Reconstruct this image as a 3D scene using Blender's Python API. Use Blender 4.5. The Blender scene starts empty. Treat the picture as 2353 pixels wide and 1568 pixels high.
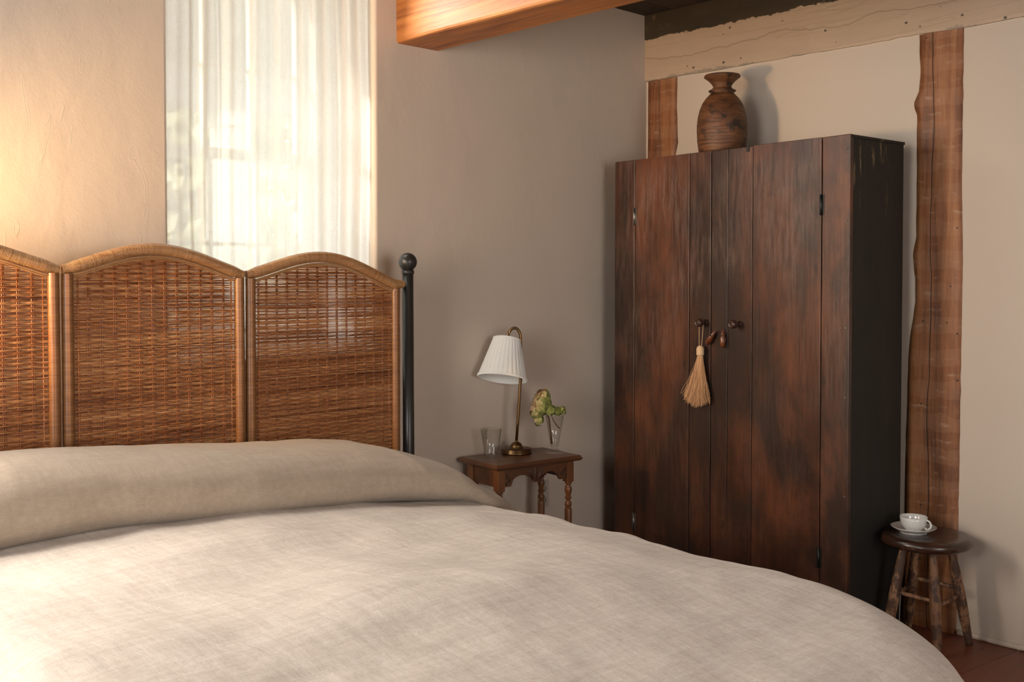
import bpy, math, random
from mathutils import Vector, Matrix, noise
random.seed(7)
S=bpy.context.scene; COL=S.collection
PI=math.pi; R=math.radians
def sm(a,b,x):
    t=max(0.,min(1.,(x-a)/(b-a))); return t*t*(3-2*t)
def lerp(a,b,t): return a+(b-a)*t
def interp(pts,x):
    if x<=pts[0][0]: return pts[0][1]
    for (a,va),(b,vb) in zip(pts,pts[1:]):
        if x<=b: return lerp(va,vb,(x-a)/(b-a))
    return pts[-1][1]
def N3(x,y,z=0.): return noise.noise(Vector((x,y,z)))

# ------------------------------------------------------------ mesh builder
class MB:
    def __init__(s): s.v=[]; s.f=[]; s.a=[]; s.sm=[]
    def quad(s,fs,val=0.,smooth=False):
        for f in fs: s.f.append(tuple(f)); s.a.append(val); s.sm.append(smooth)
    def box(s,x0,x1,y0,y1,z0,z1,val=0.,M=None):
        n=len(s.v)
        for z in (z0,z1):
            for x,y in ((x0,y0),(x1,y0),(x1,y1),(x0,y1)):
                p=Vector((x,y,z)); s.v.append(M@p if M else p)
        s.quad([(n,n+3,n+2,n+1),(n+4,n+5,n+6,n+7),(n,n+1,n+5,n+4),(n+1,n+2,n+6,n+5),(n+2,n+3,n+7,n+6),(n+3,n,n+4,n+7)],val)
    def prism(s,pts,axis,a,b,val=0.):
        # pts: 2D outline (counter-clockwise) ; extruded from a to b along axis
        n=len(s.v); k=len(pts)
        for t in (a,b):
            for p in pts:
                s.v.append(Vector({'x':(t,p[0],p[1]),'y':(p[0],t,p[1]),'z':(p[0],p[1],t)}[axis]))
        s.quad([tuple(range(n,n+k)),tuple(range(n+2*k-1,n+k-1,-1))],val)
        s.quad([(n+i,n+k+i,n+k+(i+1)%k,n+(i+1)%k) for i in range(k)],val)
    def tube(s,pts,rad,sides=8,val=0.,caps=True,flat=1.,closed=False,up=Vector((0,0,1))):
        pts=[Vector(p) for p in pts]; n0=len(s.v); m=len(pts)
        for i,p in enumerate(pts):
            t=(pts[min(i+1,m-1)]-pts[max(i-1,0)])
            if t.length<1e-9: t=Vector((0,0,1))
            t.normalize()
            u=up if abs(t.dot(up))<.95 else Vector((1,0,0))
            a=t.cross(u).normalized(); b=a.cross(t).normalized()
            r=rad[i] if isinstance(rad,(list,tuple)) else rad
            for k in range(sides):
                an=2*PI*k/sides
                s.v.append(p+a*(r*flat*math.cos(an))+b*(r*math.sin(an)))
        for i in range(m-1):
            for k in range(sides):
                a0=n0+i*sides+k; a1=n0+i*sides+(k+1)%sides
                s.quad([(a0,a1,a1+sides,a0+sides)],val,True)
        if caps:
            s.quad([tuple(n0+k for k in range(sides))[::-1],tuple(n0+(m-1)*sides+k for k in range(sides))],val)
    def lathe(s,prof,seg=48,c=(0,0,0),val=0.,M=None,rf=None,caps=True):
        n0=len(s.v); c=Vector(c)
        for (r,z) in prof:
            for k in range(seg):
                an=2*PI*k/seg; rr=max(r,1e-5)*(rf(an,z) if rf else 1)
                p=Vector((rr*math.cos(an),rr*math.sin(an),z)); s.v.append((M@p if M else p)+c)
        for i in range(len(prof)-1):
            for k in range(seg):
                a0=n0+i*seg+k; a1=n0+i*seg+(k+1)%seg
                s.quad([(a0,a1,a1+seg,a0+seg)],val,True)
        if caps:
            s.quad([tuple(n0+k for k in range(seg))[::-1],tuple(n0+(len(prof)-1)*seg+k for k in range(seg))],val)
    def sphere(s,c,r,seg=24,rings=14,val=0.,sc=(1,1,1),M=None):
        prof=[(r*math.sin(PI*i/rings),-r*math.cos(PI*i/rings)) for i in range(rings+1)]
        MM=Matrix.Diagonal(Vector(sc)).to_4x4()
        if M: MM=M@MM
        s.lathe(prof,seg,c,val,MM,caps=False)
    def grid(s,nx,ny,fn,val=0.,smooth=True):
        n0=len(s.v)
        for j in range(ny):
            for i in range(nx): s.v.append(Vector(fn(i/(nx-1),j/(ny-1))))
        for j in range(ny-1):
            for i in range(nx-1):
                a=n0+j*nx+i; s.quad([(a,a+1,a+nx+1,a+nx)],val,smooth)
    def build(s,name,mat,parent=None,loc=None,rz=0.,bevel=0.,seg=2,auto=None):
        me=bpy.data.meshes.new(name); me.from_pydata([tuple(v) for v in s.v],[],s.f)
        at=me.attributes.new('v','FLOAT','FACE'); at.data.foreach_set('value',s.a)
        me.polygons.foreach_set('use_smooth',s.sm); me.materials.append(mat); me.update()
        o=bpy.data.objects.new(name,me); COL.objects.link(o)
        if parent: o.parent=parent
        if loc is not None: o.location=loc
        o.rotation_euler.z=rz
        if bevel:
            m=o.modifiers.new('b','BEVEL'); m.width=bevel; m.segments=seg; m.limit_method='ANGLE'; m.angle_limit=R(40)
        return o
def tag(o,label=None,cat=None,group=None,kind=None):
    if label: o['label']=label
    if cat: o['category']=cat
    if group: o['group']=group
    if kind: o['kind']=kind
    return o
def empty(name,loc,rz=0.,**k):
    o=bpy.data.objects.new(name,None); COL.objects.link(o); o.location=loc; o.rotation_euler.z=rz; o.empty_display_size=.1
    return tag(o,**k)

# ------------------------------------------------------------ materials
class NT:
    def __init__(s,name):
        s.m=bpy.data.materials.new(name); s.m.use_nodes=True; s.t=s.m.node_tree; s.t.nodes.clear()
        s.out=s.t.nodes.new('ShaderNodeOutputMaterial')
    def n(s,typ,ins=None,**props):
        nd=s.t.nodes.new('ShaderNode'+typ)
        for k,v in props.items(): setattr(nd,k,v)
        if ins:
            for k,v in ins.items(): s.set(nd.inputs[k],v)
        return nd
    def set(s,sock,v):
        if isinstance(v,bpy.types.NodeSocket): s.t.links.new(v,sock)
        else: sock.default_value=v
    def math(s,op,a,b=0.,c=None,clamp=False):
        nd=s.t.nodes.new('ShaderNodeMath'); nd.operation=op; nd.use_clamp=clamp
        s.set(nd.inputs[0],a); s.set(nd.inputs[1],b)
        if c is not None: s.set(nd.inputs[2],c)
        return nd.outputs[0]
    def coords(s,scale=(1,1,1),loc=(0,0,0),rot=(0,0,0),attr=False):
        tc=s.n('TexCoord').outputs['Object']
        if attr:
            a=s.n('Attribute',attribute_name='v').outputs['Fac']
            cb=s.n('CombineXYZ',{'X':s.math('MULTIPLY',a,7.3),'Y':s.math('MULTIPLY',a,3.1),'Z':s.math('MULTIPLY',a,11.7)}).outputs[0]
            tc=s.n('VectorMath',{0:tc,1:cb},operation='ADD').outputs[0]
        return s.n('Mapping',{'Vector':tc,'Scale':scale,'Location':loc,'Rotation':rot}).outputs[0]
    def noise(s,vec,scale=5.,detail=4.,rough=.55,dist=0.):
        return s.n('TexNoise',{'Vector':vec,'Scale':scale,'Detail':detail,'Roughness':rough,'Distortion':dist}).outputs['Fac']
    def ramp(s,fac,stops,interp='LINEAR'):
        nd=s.t.nodes.new('ShaderNodeValToRGB'); nd.color_ramp.interpolation=interp
        e=nd.color_ramp.elements
        while len(e)<len(stops): e.new(.5)
        for el,(p,c) in zip(e,stops):
            el.position=p; el.color=(c,c,c,1) if isinstance(c,(int,float)) else (*c,1)
        s.set(nd.inputs[0],fac); return nd.outputs[0]
    def mix(s,f,a,b,mode='MIX'):
        nd=s.t.nodes.new('ShaderNodeMix'); nd.data_type='RGBA'; nd.blend_type=mode
        s.set(nd.inputs[0],f)
        for i,c in ((6,a),(7,b)): s.set(nd.inputs[i],c if isinstance(c,bpy.types.NodeSocket) else ((*c,1) if len(c)==3 else c))
        return nd.outputs[2]
    def bump(s,h,strength=.3,dist=.01,normal=None):
        ins={'Height':h,'Strength':strength,'Distance':dist}
        if normal: ins['Normal']=normal
        return s.n('Bump',ins).outputs[0]
    def pbsdf(s,color,rough=.5,normal=None,**k):
        ins={'Base Color':color if isinstance(color,bpy.types.NodeSocket) else (*color,1),'Roughness':rough}
        if normal: ins['Normal']=normal
        ins.update({a.replace('_',' '):b for a,b in k.items()})
        return s.n('BsdfPrincipled',ins).outputs[0]
    def done(s,sh): s.t.links.new(sh,s.out.inputs['Surface']); return s.m

def plain(name,c,rough=.5,**k):
    t=NT(name); nz=t.noise(t.coords(),30,4)
    col=t.mix(nz,tuple(x*.9 for x in c),tuple(min(1,x*1.08) for x in c))
    return t.done(t.pbsdf(col,rough,**k))
def plaster(name,c,strong=1.):
    t=NT(name); co=t.coords()
    big=t.noise(co,1.1,3); 
    col=t.mix(big,tuple(x*.94 for x in c),tuple(x*1.04 for x in c))
    a=t.noise(t.coords((1,1,.7),rot=(.2,.5,.3)),5,3,.5,.2)
    str_=t.ramp(t.noise(t.coords((3,3,.7),rot=(0,.6,.5)),5,2,.5,1.2),[(.655,0),(.675,1),(.69,0)])
    f=t.noise(co,90,5,.6)
    h=t.math('ADD',t.math('MULTIPLY',a,.9),t.math('ADD',t.math('MULTIPLY',f,.07),t.math('MULTIPLY',str_,.05)))
    return t.done(t.pbsdf(col,.85,t.bump(h,.30*strong,.02),Specular_IOR_Level=.25))
def wood(name,cols,axis='z',k=1.,rough=.5,bump=.25,blotch=.45,stretch=.07,coat=0.,spots=0.,spotcol=(.01,.006,.004),extra=None):
    t=NT(name); i='xyz'.index(axis)
    sc=[1.,1.,1.]; sc[i]=stretch; sc2=[1.,1.,1.]; sc2[i]=.35
    g=t.noise(t.coords(tuple(sc),attr=True),14*k,8,.62,.9)
    fine=t.noise(t.coords(tuple(sc),attr=True),120*k,4,.6)
    b=t.noise(t.coords(tuple(sc2),attr=True),4.2*k,5,.6,.6)
    at=t.n('Attribute',attribute_name='v').outputs['Fac']
    f=t.math('ADD',t.math('MULTIPLY',g,1-blotch),t.math('MULTIPLY',b,blotch))
    f=t.math('ADD',f,t.math('MULTIPLY',t.math('SUBTRACT',fine,.5),.22))
    f=t.math('ADD',f,t.math('MULTIPLY',t.math('SUBTRACT',t.math('FRACT',t.math('MULTIPLY',at,5.7)),.5),.13))
    n=len(cols); col=t.ramp(f,[(.30+.42*j/(n-1),c) for j,c in enumerate(cols)])
    if spots:
        s3=[1.,1.,1.]; s3[i]=.45
        vd=t.n('TexVoronoi',{'Vector':t.coords(tuple(s3),attr=True),'Scale':9*k,'Randomness':1.}).outputs['Distance']
        col=t.mix(t.math('MULTIPLY',t.ramp(vd,[(.03,1),(.13,0)]),spots),col,spotcol)
    rg=t.math('ADD',t.math('MULTIPLY',b,.35),rough-.17)
    nrm=t.bump(t.math('ADD',t.math('MULTIPLY',fine,.4),g),bump,.004)
    if extra: col,rg,nrm=extra(t,col,rg,nrm)
    return t.done(t.pbsdf(col,rg,nrm,Coat_Weight=coat,Coat_Roughness=.3))

M={}
M['plaster']=plaster('plaster',(.62,.52,.42))
M['plaster_smooth']=plaster('plaster_smooth',(.555,.475,.39),.45)
M['ceiling']=wood('dark_boards',[(.012,.008,.005),(.03,.018,.011),(.06,.035,.02)],'x',1.,.8,.4)
# worn red brown floor paint
def floor_x(t,col,rg,nrm):
    w=t.ramp(t.noise(t.coords((.3,1,1)),11,6,.7),[(.60,0),(.66,1)])
    return t.mix(t.math('MULTIPLY',w,.75),col,(.035,.015,.010)),rg,nrm
M['floor']=wood('painted_floor',[(.10,.028,.014),(.17,.05,.026),(.21,.07,.04)],'x',.8,.42,.25,extra=floor_x)
def beam_x(t,col,rg,nrm):
    w=t.ramp(t.noise(t.coords((1,1,1)),26,6,.7),[(.685,0),(.70,1)])
    m=t.ramp(t.noise(t.coords((1,.35,1)),3.2,2),[(.50,0),(.58,1)])
    kn=t.n('TexVoronoi',{'Vector':t.coords((1,.45,1.2),loc=(.1,.33,.2)),'Scale':2.3}).outputs['Distance']
    col=t.mix(t.math('MULTIPLY',t.ramp(kn,[(.05,1),(.15,0)]),.8),col,(.20,.12,.07))
    return t.mix(t.math('MULTIPLY',t.math('MULTIPLY',w,m),.8),col,(.55,.48,.40)),rg,nrm
M['orange_beam']=wood('orange_beam',[(.15,.042,.010),(.35,.125,.030),(.47,.195,.052),(.54,.27,.085)],'y',1.1,.5,.35,.35,.05,extra=beam_x)
def painted():
    t=NT('chipped_paint_beam'); co=t.coords()
    z=t.n('SeparateXYZ',{0:t.n('TexCoord').outputs['Object']}).outputs['Z']
    edge=t.noise(t.coords((1,.6,1)),14,7,.75)
    e=t.math('ADD',z,t.math('MULTIPLY',t.math('SUBTRACT',edge,.5),.07))
    top=t.ramp(t.math('MULTIPLY',t.math('SUBTRACT',e,2.66),5.),[(.485,0),(.50,1)])
    pit=t.ramp(t.n('TexVoronoi',{'Vector':t.coords((1,.8,1)),'Scale':17.,'Randomness':1.}).outputs['Distance'],[(.075,1),(.11,0)])
    gate=t.ramp(t.noise(co,9,3),[(.40,0),(.46,1)])
    low=t.math('LESS_THAN',t.math('ADD',z,t.math('MULTIPLY',t.noise(t.coords((1,.5,1)),9,7,.75),.11)),2.598)
    crack=t.ramp(t.noise(t.coords((1,.035,1),rot=(.03,0,0)),9,3,.5,.0),[(.497,0),(.5,1),(.503,0)])
    paint=t.mix(t.noise(t.coords((1,.2,1)),12,6),(.40,.295,.205),(.52,.395,.285))
    dark=t.mix(t.noise(t.coords((1,.2,1)),18,6,.6),(.016,.013,.007),(.065,.045,.024))
    flake=t.ramp(t.noise(co,22,5,.7),[(.64,0),(.66,1)])
    dark=t.mix(t.math('MULTIPLY',flake,.6),dark,(.17,.10,.06))
    grey=t.mix(t.noise(co,40),(.18,.15,.12),(.33,.28,.23))
    pp=t.math('MULTIPLY',pit,gate)
    c=t.mix(pp,paint,(.07,.05,.035)); yl=t.math('ADD',2.655,t.math('MULTIPLY',t.math('SUBTRACT',t.noise(t.coords((0,1,0)),1.7,4,.6),.5),.16))
    cl=t.ramp(t.math('ABSOLUTE',t.math('SUBTRACT',z,yl)),[(.0008,1),(.0022,0)])
    c=t.mix(t.math('MULTIPLY',crack,.10),c,(.12,.08,.05)); c=t.mix(t.math('MULTIPLY',cl,.5),c,(.10,.065,.04)); c=t.mix(t.math('MULTIPLY',low,.8),c,grey)
    c=t.mix(top,c,dark)
    h=t.math('SUBTRACT',t.math('SUBTRACT',t.math('MULTIPLY',t.noise(t.coords((1,.15,1)),20,6),.5),t.math('MULTIPLY',top,.6)),t.math('ADD',pp,t.math('MULTIPLY',crack,.3)))
    return t.done(t.pbsdf(c,.6,t.bump(h,.45,.006)))
M['painted_beam']=painted()
def post_x(t,col,rg,nrm):
    # pale ghost lines where laths once were nailed
    z=t.n('SeparateXYZ',{0:t.n('TexCoord').outputs['Object']}).outputs['Z']
    zz=t.math('ADD',z,t.math('MULTIPLY',t.noise(t.coords((1,1,1)),7,5,.7),.085))
    fr=t.math('FRACT',t.math('MULTIPLY',zz,14.5))
    fr2=t.math('FRACT',t.math('MULTIPLY',zz,7.25))
    band=t.ramp(fr,[(0,0),(.30,.12),(.44,1),(.5,0)])
    m=t.ramp(t.noise(t.coords((1,1,.6)),10,5,.7),[(.50,0),(.66,1)])
    alt=t.ramp(fr2,[(.49,0),(.5,1)])
    col=t.mix(t.math('MULTIPLY',alt,.16),col,(.42,.23,.13))
    col=t.mix(t.math('MULTIPLY',t.math('MULTIPLY',band,m),.52),col,(.52,.36,.25))
    nail=t.ramp(t.n('TexVoronoi',{'Vector':t.coords((1,1,1)),'Scale':14.}).outputs['Distance'],[(.05,1),(.065,0)])
    col=t.mix(nail,col,(.02,.01,.006))
    y=t.n('SeparateXYZ',{0:t.n('TexCoord').outputs['Object']}).outputs['Y']
    wv=t.math('ADD',y,t.math('MULTIPLY',t.noise(t.coords((0,0,1)),1.6,3,.5),.07))
    ck=t.ramp(t.math('ABSOLUTE',t.math('SUBTRACT',wv,.052)),[(.0008,1),(.0022,0)])
    kn=t.n('TexVoronoi',{'Vector':t.coords((1,1,.7),loc=(0,.05,.12)),'Scale':3.4}).outputs['Distance']
    col=t.mix(t.math('MULTIPLY',t.ramp(kn,[(.05,1),(.17,0)]),.85),col,(.07,.024,.010))
    col=t.mix(t.math('MULTIPLY',ck,.9),col,(.02,.009,.005))
    return col,rg,t.bump(t.math('SUBTRACT',0.,ck),.5,.004,nrm)
M['post']=wood('timber_post',[(.095,.030,.009),(.24,.088,.028),(.35,.155,.060),(.43,.23,.115)],'z',1.3,.55,.35,.4,.05,spots=0,extra=post_x)
def ward_x(t,col,rg,nrm):
    b=t.noise(t.coords((1,1,.45),loc=(3,2,1)),3.4,6,.65,.5)
    col=t.mix(t.ramp(b,[(.42,.9),(.62,0)]),col,(.018,.009,.006))
    sc=t.ramp(t.noise(t.coords((1,1,.3)),38,5,.7),[(.66,0),(.72,.55)])
    col=t.mix(t.math('MULTIPLY',sc,.35),col,(.12,.085,.06))
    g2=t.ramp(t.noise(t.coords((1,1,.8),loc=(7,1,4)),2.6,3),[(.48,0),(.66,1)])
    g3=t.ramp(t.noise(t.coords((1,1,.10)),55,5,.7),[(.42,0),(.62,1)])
    col=t.mix(t.math('MULTIPLY',t.math('MULTIPLY',t.math('MULTIPLY',g2,g3),t.ramp(t.math('MULTIPLY',t.n('SeparateXYZ',{0:t.n('TexCoord').outputs['Object']}).outputs['Z'],.5),[(.45,.25),(.85,1)])),.45),col,(.22,.15,.12))  # greyish window sheen painted into the wood colour, stronger towards the top
    scr=t.ramp(t.noise(t.coords((1,1,.5),rot=(0,.5,0)),13,5,.6,2.2),[(.497,0),(.5,1),(.503,0)])
    col=t.mix(t.math('MULTIPLY',scr,.30),col,(.10,.06,.045))
    pores=t.ramp(t.noise(t.coords((1,1,.04)),150,3,.6),[(.34,1),(.42,0)])
    col=t.mix(t.math('MULTIPLY',pores,.5),col,(.012,.006,.004))
    return col,rg,nrm
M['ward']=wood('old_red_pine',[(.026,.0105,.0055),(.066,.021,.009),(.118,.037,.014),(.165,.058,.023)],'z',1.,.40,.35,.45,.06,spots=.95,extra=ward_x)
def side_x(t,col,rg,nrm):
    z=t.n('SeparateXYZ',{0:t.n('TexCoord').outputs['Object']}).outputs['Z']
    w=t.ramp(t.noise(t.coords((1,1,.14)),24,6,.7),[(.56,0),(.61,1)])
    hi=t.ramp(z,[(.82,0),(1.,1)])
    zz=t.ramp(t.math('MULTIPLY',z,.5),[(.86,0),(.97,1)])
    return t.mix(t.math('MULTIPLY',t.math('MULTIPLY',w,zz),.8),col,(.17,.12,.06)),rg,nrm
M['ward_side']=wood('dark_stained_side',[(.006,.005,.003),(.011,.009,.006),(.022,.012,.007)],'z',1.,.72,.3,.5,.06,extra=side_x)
M['ward_trim']=wood('dark_turned_wood',[(.012,.005,.003),(.035,.012,.006),(.05,.018,.009)],'z',3.,.35,.1,coat=.3)
M['latch']=wood('varnished_latch',[(.05,.013,.004),(.14,.04,.012),(.20,.065,.02)],'z',4.,.3,.1,coat=.5)
M['gap']=plain('black_gap',(.004,.003,.002),.9)
M['iron']=plain('dark_iron',(.035,.035,.034),.45,Metallic=.8)
M['steel']=plain('worn_steel',(.30,.29,.27),.4,Metallic=1.)
M['black']=plain('black_metal',(.018,.017,.016),.34)
M['ns']=wood('walnut_table',[(.055,.019,.007),(.125,.046,.016),(.21,.085,.032)],'x',2.,.38,.15,coat=.25)
M['nsz']=wood('walnut_leg',[(.06,.020,.007),(.15,.052,.016),(.25,.095,.032)],'z',2.,.36,.15,coat=.25)
M['nsd']=wood('carved_walnut',[(.030,.010,.004),(.07,.024,.010)],'z',3.,.4,.2,coat=.2)
M['urn']=None
def urn():
    t=NT('turned_urn'); z=t.n('SeparateXYZ',{0:t.n('TexCoord').outputs['Object']}).outputs['Z']
    g=t.noise(t.coords((.25,.25,2.2)),26,7,.7,.4)
    b=t.noise(t.coords((1,1,1.4)),11,6,.7,.8)
    col=t.ramp(g,[(.34,(.045,.017,.007)),(.50,(.12,.044,.014)),(.66,(.20,.085,.030))])
    col=t.mix(t.ramp(b,[(.52,0),(.62,.95)]),col,(.018,.009,.005))
    lines=t.ramp(t.math('FRACT',t.math('MULTIPLY',z,62.)),[(0,1),(.10,0),(.94,0),(1,1)])
    zone=t.math('MULTIPLY',t.math('GREATER_THAN',z,.03),t.math('LESS_THAN',z,.145))
    ln=t.math('MULTIPLY',lines,zone)
    col=t.mix(t.math('MULTIPLY',t.math('MULTIPLY',ln,t.math('GREATER_THAN',t.noise(t.coords((0,0,1)),40,2),.47)),.6),col,(.03,.012,.005))
    return t.done(t.pbsdf(col,.55,t.bump(t.math('SUBTRACT',t.math('MULTIPLY',g,.6),t.math('MULTIPLY',ln,.35)),.45,.003)))
M['urn']=urn()
def stoolm():
    def x(t,col,rg,nrm):
        w=t.ramp(t.noise(t.coords((1,1,.5)),26,6,.75),[(.46,0),(.53,1)])
        z=t.n('SeparateXYZ',{0:t.n('TexCoord').outputs['Object']}).outputs['Z']
        return t.mix(t.math('MULTIPLY',w,.85),col,(.030,.013,.009)),rg,nrm
    return wood('worn_stool_leg',[(.13,.055,.022),(.25,.125,.06),(.36,.20,.105)],'z',2.2,.6,.5,.5,.10,extra=x)
M['stool_leg']=stoolm()
def seatx(t,col,rg,nrm):
    z=t.n('SeparateXYZ',{0:t.n('TexCoord').outputs['Object']}).outputs['Z']
    sp=t.ramp(t.n('TexVoronoi',{'Vector':t.coords(),'Scale':34.}).outputs['Distance'],[(.06,1),(.1,0)])
    lo=t.math('LESS_THAN',z,.44)
    w=t.ramp(t.noise(t.coords(),20,6,.7),[(.52,0),(.62,1)])
    col=t.mix(t.math('MULTIPLY',t.math('MULTIPLY',w,lo),.5),col,(.16,.07,.03))
    return t.mix(t.math('MULTIPLY',t.math('MULTIPLY',sp,lo),.5),col,(.45,.38,.30)),rg,nrm
M['stool_seat']=wood('worn_stool_seat',[(.018,.008,.005),(.045,.018,.009),(.085,.034,.014)],'y',1.5,.30,.15,coat=.3,extra=seatx)
M['china']=plain('white_china',(.68,.68,.66),.12,Coat_Weight=.5)
M['brass']=plain('aged_brass',(.20,.115,.048),.34,Metallic=1.)
M['brass_dark']=plain('dark_brass',(.13,.075,.035),.34,Metallic=1.)
M['plastic']=plain('ivory_plastic',(.46,.40,.34),.4)
M['dark_hole']=plain('dark_slot',(.03,.025,.02),.6)
def cable():
    t=NT('clear_cable'); return t.done(t.pbsdf((.65,.6,.55),.15,Transmission_Weight=.6,IOR=1.4))
M['cable']=cable()
def glass(name,c=(1,1,1)):
    t=NT(name); return t.done(t.pbsdf(c,.0,Transmission_Weight=1.,IOR=1.45))
def thin_glass(name):
    t=NT(name); f0=t.n('LayerWeight',{'Blend':.5}).outputs['Facing']; f=t.math('ADD',t.math('MULTIPLY',t.math('POWER',f0,5.),.75),.035)
    g=t.n('BsdfGlossy',{'Color':(1,1,1,1),'Roughness':.02}).outputs[0]
    lw=t.n('LayerWeight',{'Blend':.35}).outputs['Facing']
    c=t.ramp(lw,[(.0,(.985,.985,.98)),(.6,(.95,.95,.94)),(.95,(.30,.30,.29))])
    tr=t.n('BsdfTransparent',{'Color':c}).outputs[0]
    return t.done(t.n('MixShader',{0:f,1:tr,2:g}).outputs[0])
M['glass']=thin_glass('clear_glass')
def pane():
    t=NT('window_pane')
    g=t.n('BsdfGlossy',{'Roughness':.02}).outputs[0]; tr=t.n('BsdfTransparent',{'Color':(.95,.97,.96,1)}).outputs[0]
    return t.done(t.n('MixShader',{0:.06,1:tr,2:g}).outputs[0])
M['pane']=pane()
M['win']=plain('white_window_paint',(.80,.79,.77),.4)
M['thread']=plain('linen_thread',(.62,.43,.26),.9)
M['fringe']=None
def fringe():
    t=NT('jute_fringe'); a=t.n('Attribute',attribute_name='v').outputs['Fac']
    return t.done(t.pbsdf(t.ramp(a,[(0,(.50,.28,.14)),(1,(.76,.48,.27))]),.85))
M['fringe']=fringe()
def petal():
    t=NT('hydrangea_petal'); a=t.n('Attribute',attribute_name='v').outputs['Fac']
    c=t.ramp(a,[(0,(.17,.20,.045)),(.4,(.33,.36,.10)),(.62,(.45,.44,.17)),(.8,(.60,.46,.24)),(1,(.50,.31,.19))])
    d=t.pbsdf(c,.6); tl=t.n('BsdfTranslucent',{'Color':c}).outputs[0]
    return t.done(t.n('MixShader',{0:.25,1:d,2:tl}).outputs[0])
M['petal']=petal()
M['stem']=plain('brown_stem',(.075,.035,.015),.6)
def shade():
    t=NT('pleated_shade'); z=t.noise(t.coords((1,1,.1)),80,3)
    c=t.mix(z,(.86,.84,.78),(.92,.90,.85))
    d=t.n('BsdfDiffuse',{'Color':c,'Roughness':.5}).outputs[0]; tl=t.n('BsdfTranslucent',{'Color':c}).outputs[0]
    return t.done(t.n('MixShader',{0:.18,1:d,2:tl}).outputs[0])
M['shade']=shade()
def linen(name,a,b,bs=.25):
    t=NT(name); co=t.coords()
    w1=t.noise(t.coords((1,.10,1)),520,3,.6); w2=t.noise(t.coords((.10,1,.3)),520,3,.6)
    m1=t.noise(t.coords((1,.12,.5)),60,4,.6); m2=t.noise(t.coords((.12,1,.5)),60,4,.6)
    f=t.math('ADD',t.math('MULTIPLY',t.math('ADD',w1,w2),.25),t.math('MULTIPLY',t.math('ADD',m1,m2),.25))
    col=t.ramp(f,[(.40,a),(.60,b)])
    wr=t.noise(t.coords((1,2.2,1),rot=(0,0,.5)),6,5,.55,.15)
    wr2=t.noise(t.coords((2.6,1,1.),rot=(0,0,-.3)),9,4,.55,.1)
    h=t.math('ADD',t.math('MULTIPLY',t.math('ADD',w1,w2),.02),t.math('ADD',t.math('MULTIPLY',wr,.75),t.math('MULTIPLY',wr2,.3)))
    return t.done(t.pbsdf(col,.92,t.bump(h,bs,.03),Sheen_Weight=.12,Sheen_Roughness=.6,Specular_IOR_Level=.15))
M['duvet']=linen('linen_duvet',(.50,.42,.35),(.67,.595,.52))
M['pillow']=linen('linen_pillow',(.315,.248,.184),(.40,.320,.243),.2)
M['mattress']=plain('mattress_ticking',(.7,.68,.63),.9)
def curtain():
    t=NT('sheer_linen')
    h=t.noise(t.coords((.06,1,1)),520,4,.7); v=t.noise(t.coords((1,1,.05)),420,4,.7)
    slub=t.ramp(t.noise(t.coords((.10,1,1.)),170,4,.7),[(.58,0),(.70,1)])
    th=t.math('ADD',t.math('MULTIPLY',h,.5),t.math('MULTIPLY',v,.5))
    c=t.mix(slub,(.93,.915,.89),(.80,.76,.70))
    alpha=t.math('SUBTRACT',t.ramp(th,[(.35,.09),(.65,.22)]),t.math('MULTIPLY',slub,.08))
    d=t.n('BsdfDiffuse',{'Color':c}).outputs[0]; tl=t.n('BsdfTranslucent',{'Color':c}).outputs[0]
    b=t.n('MixShader',{0:.72,1:d,2:tl}).outputs[0]; tr=t.n('BsdfTransparent',{'Color':(1,1,1,1)}).outputs[0]
    return t.done(t.n('MixShader',{0:alpha,1:b,2:tr}).outputs[0])
M['curtain']=curtain()
def wicker(name,cs,k=1.,axis=2,tr=.12):
    t=NT(name); sc=[3.,3.,3.]; sc[axis]=150.
    sc2=[1.5,1.5,1.5]; sc2[axis]=14.
    f=t.noise(t.coords(tuple(sc),attr=False),1.,3,.7); b=t.noise(t.coords(tuple(sc2)),1.3,5,.7)
    a=t.n('Attribute',attribute_name='v').outputs['Fac']
    e=t.math('ADD',t.math('MULTIPLY',f,.35),t.math('ADD',t.math('MULTIPLY',b,.40),t.math('MULTIPLY',a,.25)))
    c=t.ramp(e,[(.28,cs[0]),(.38,cs[1]),(.50,cs[2]),(.68,cs[3])])
    d=t.pbsdf(c,.36); tl=t.n('BsdfTranslucent',{'Color':c}).outputs[0]
    return t.done(t.n('MixShader',{0:tr,1:d,2:tl}).outputs[0])
M['weave']=wicker('woven_rattan',[(.075,.020,.007),(.26,.082,.025),(.46,.18,.060),(.66,.34,.14)])
M['wrap']=wicker('rattan_wrapping',[(.17,.065,.022),(.27,.12,.042),(.38,.19,.075),(.52,.30,.14)],tr=.05)
M['side_wrap']=wicker('rattan_side_wrapping',[(.10,.036,.011),(.165,.063,.019),(.235,.098,.030),(.31,.145,.048)],tr=.05)
M['siding']=plain('porch_paint',(.13,.122,.115),.8)
M['post_paint']=plain('post_paint',(.42,.41,.39),.7)
M['siding_w']=plain('porch_white',(.80,.79,.78),.6)
def leafm():
    t=NT('hedge_leaves'); c=t.mix(t.noise(t.coords(),9,5),(.50,.51,.30),(.80,.76,.52))
    return t.done(t.pbsdf(c,.7))
M['leaf']=leafm()
M['grass']=plain('lawn',(.42,.42,.34),.9)

# ------------------------------------------------------------ setting
X0=4.394; YW=3.587; ZC=2.885; XW=-1.9; YS=-2.6; TH=.45
def struct(o): o['kind']='structure'; return o
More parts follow.
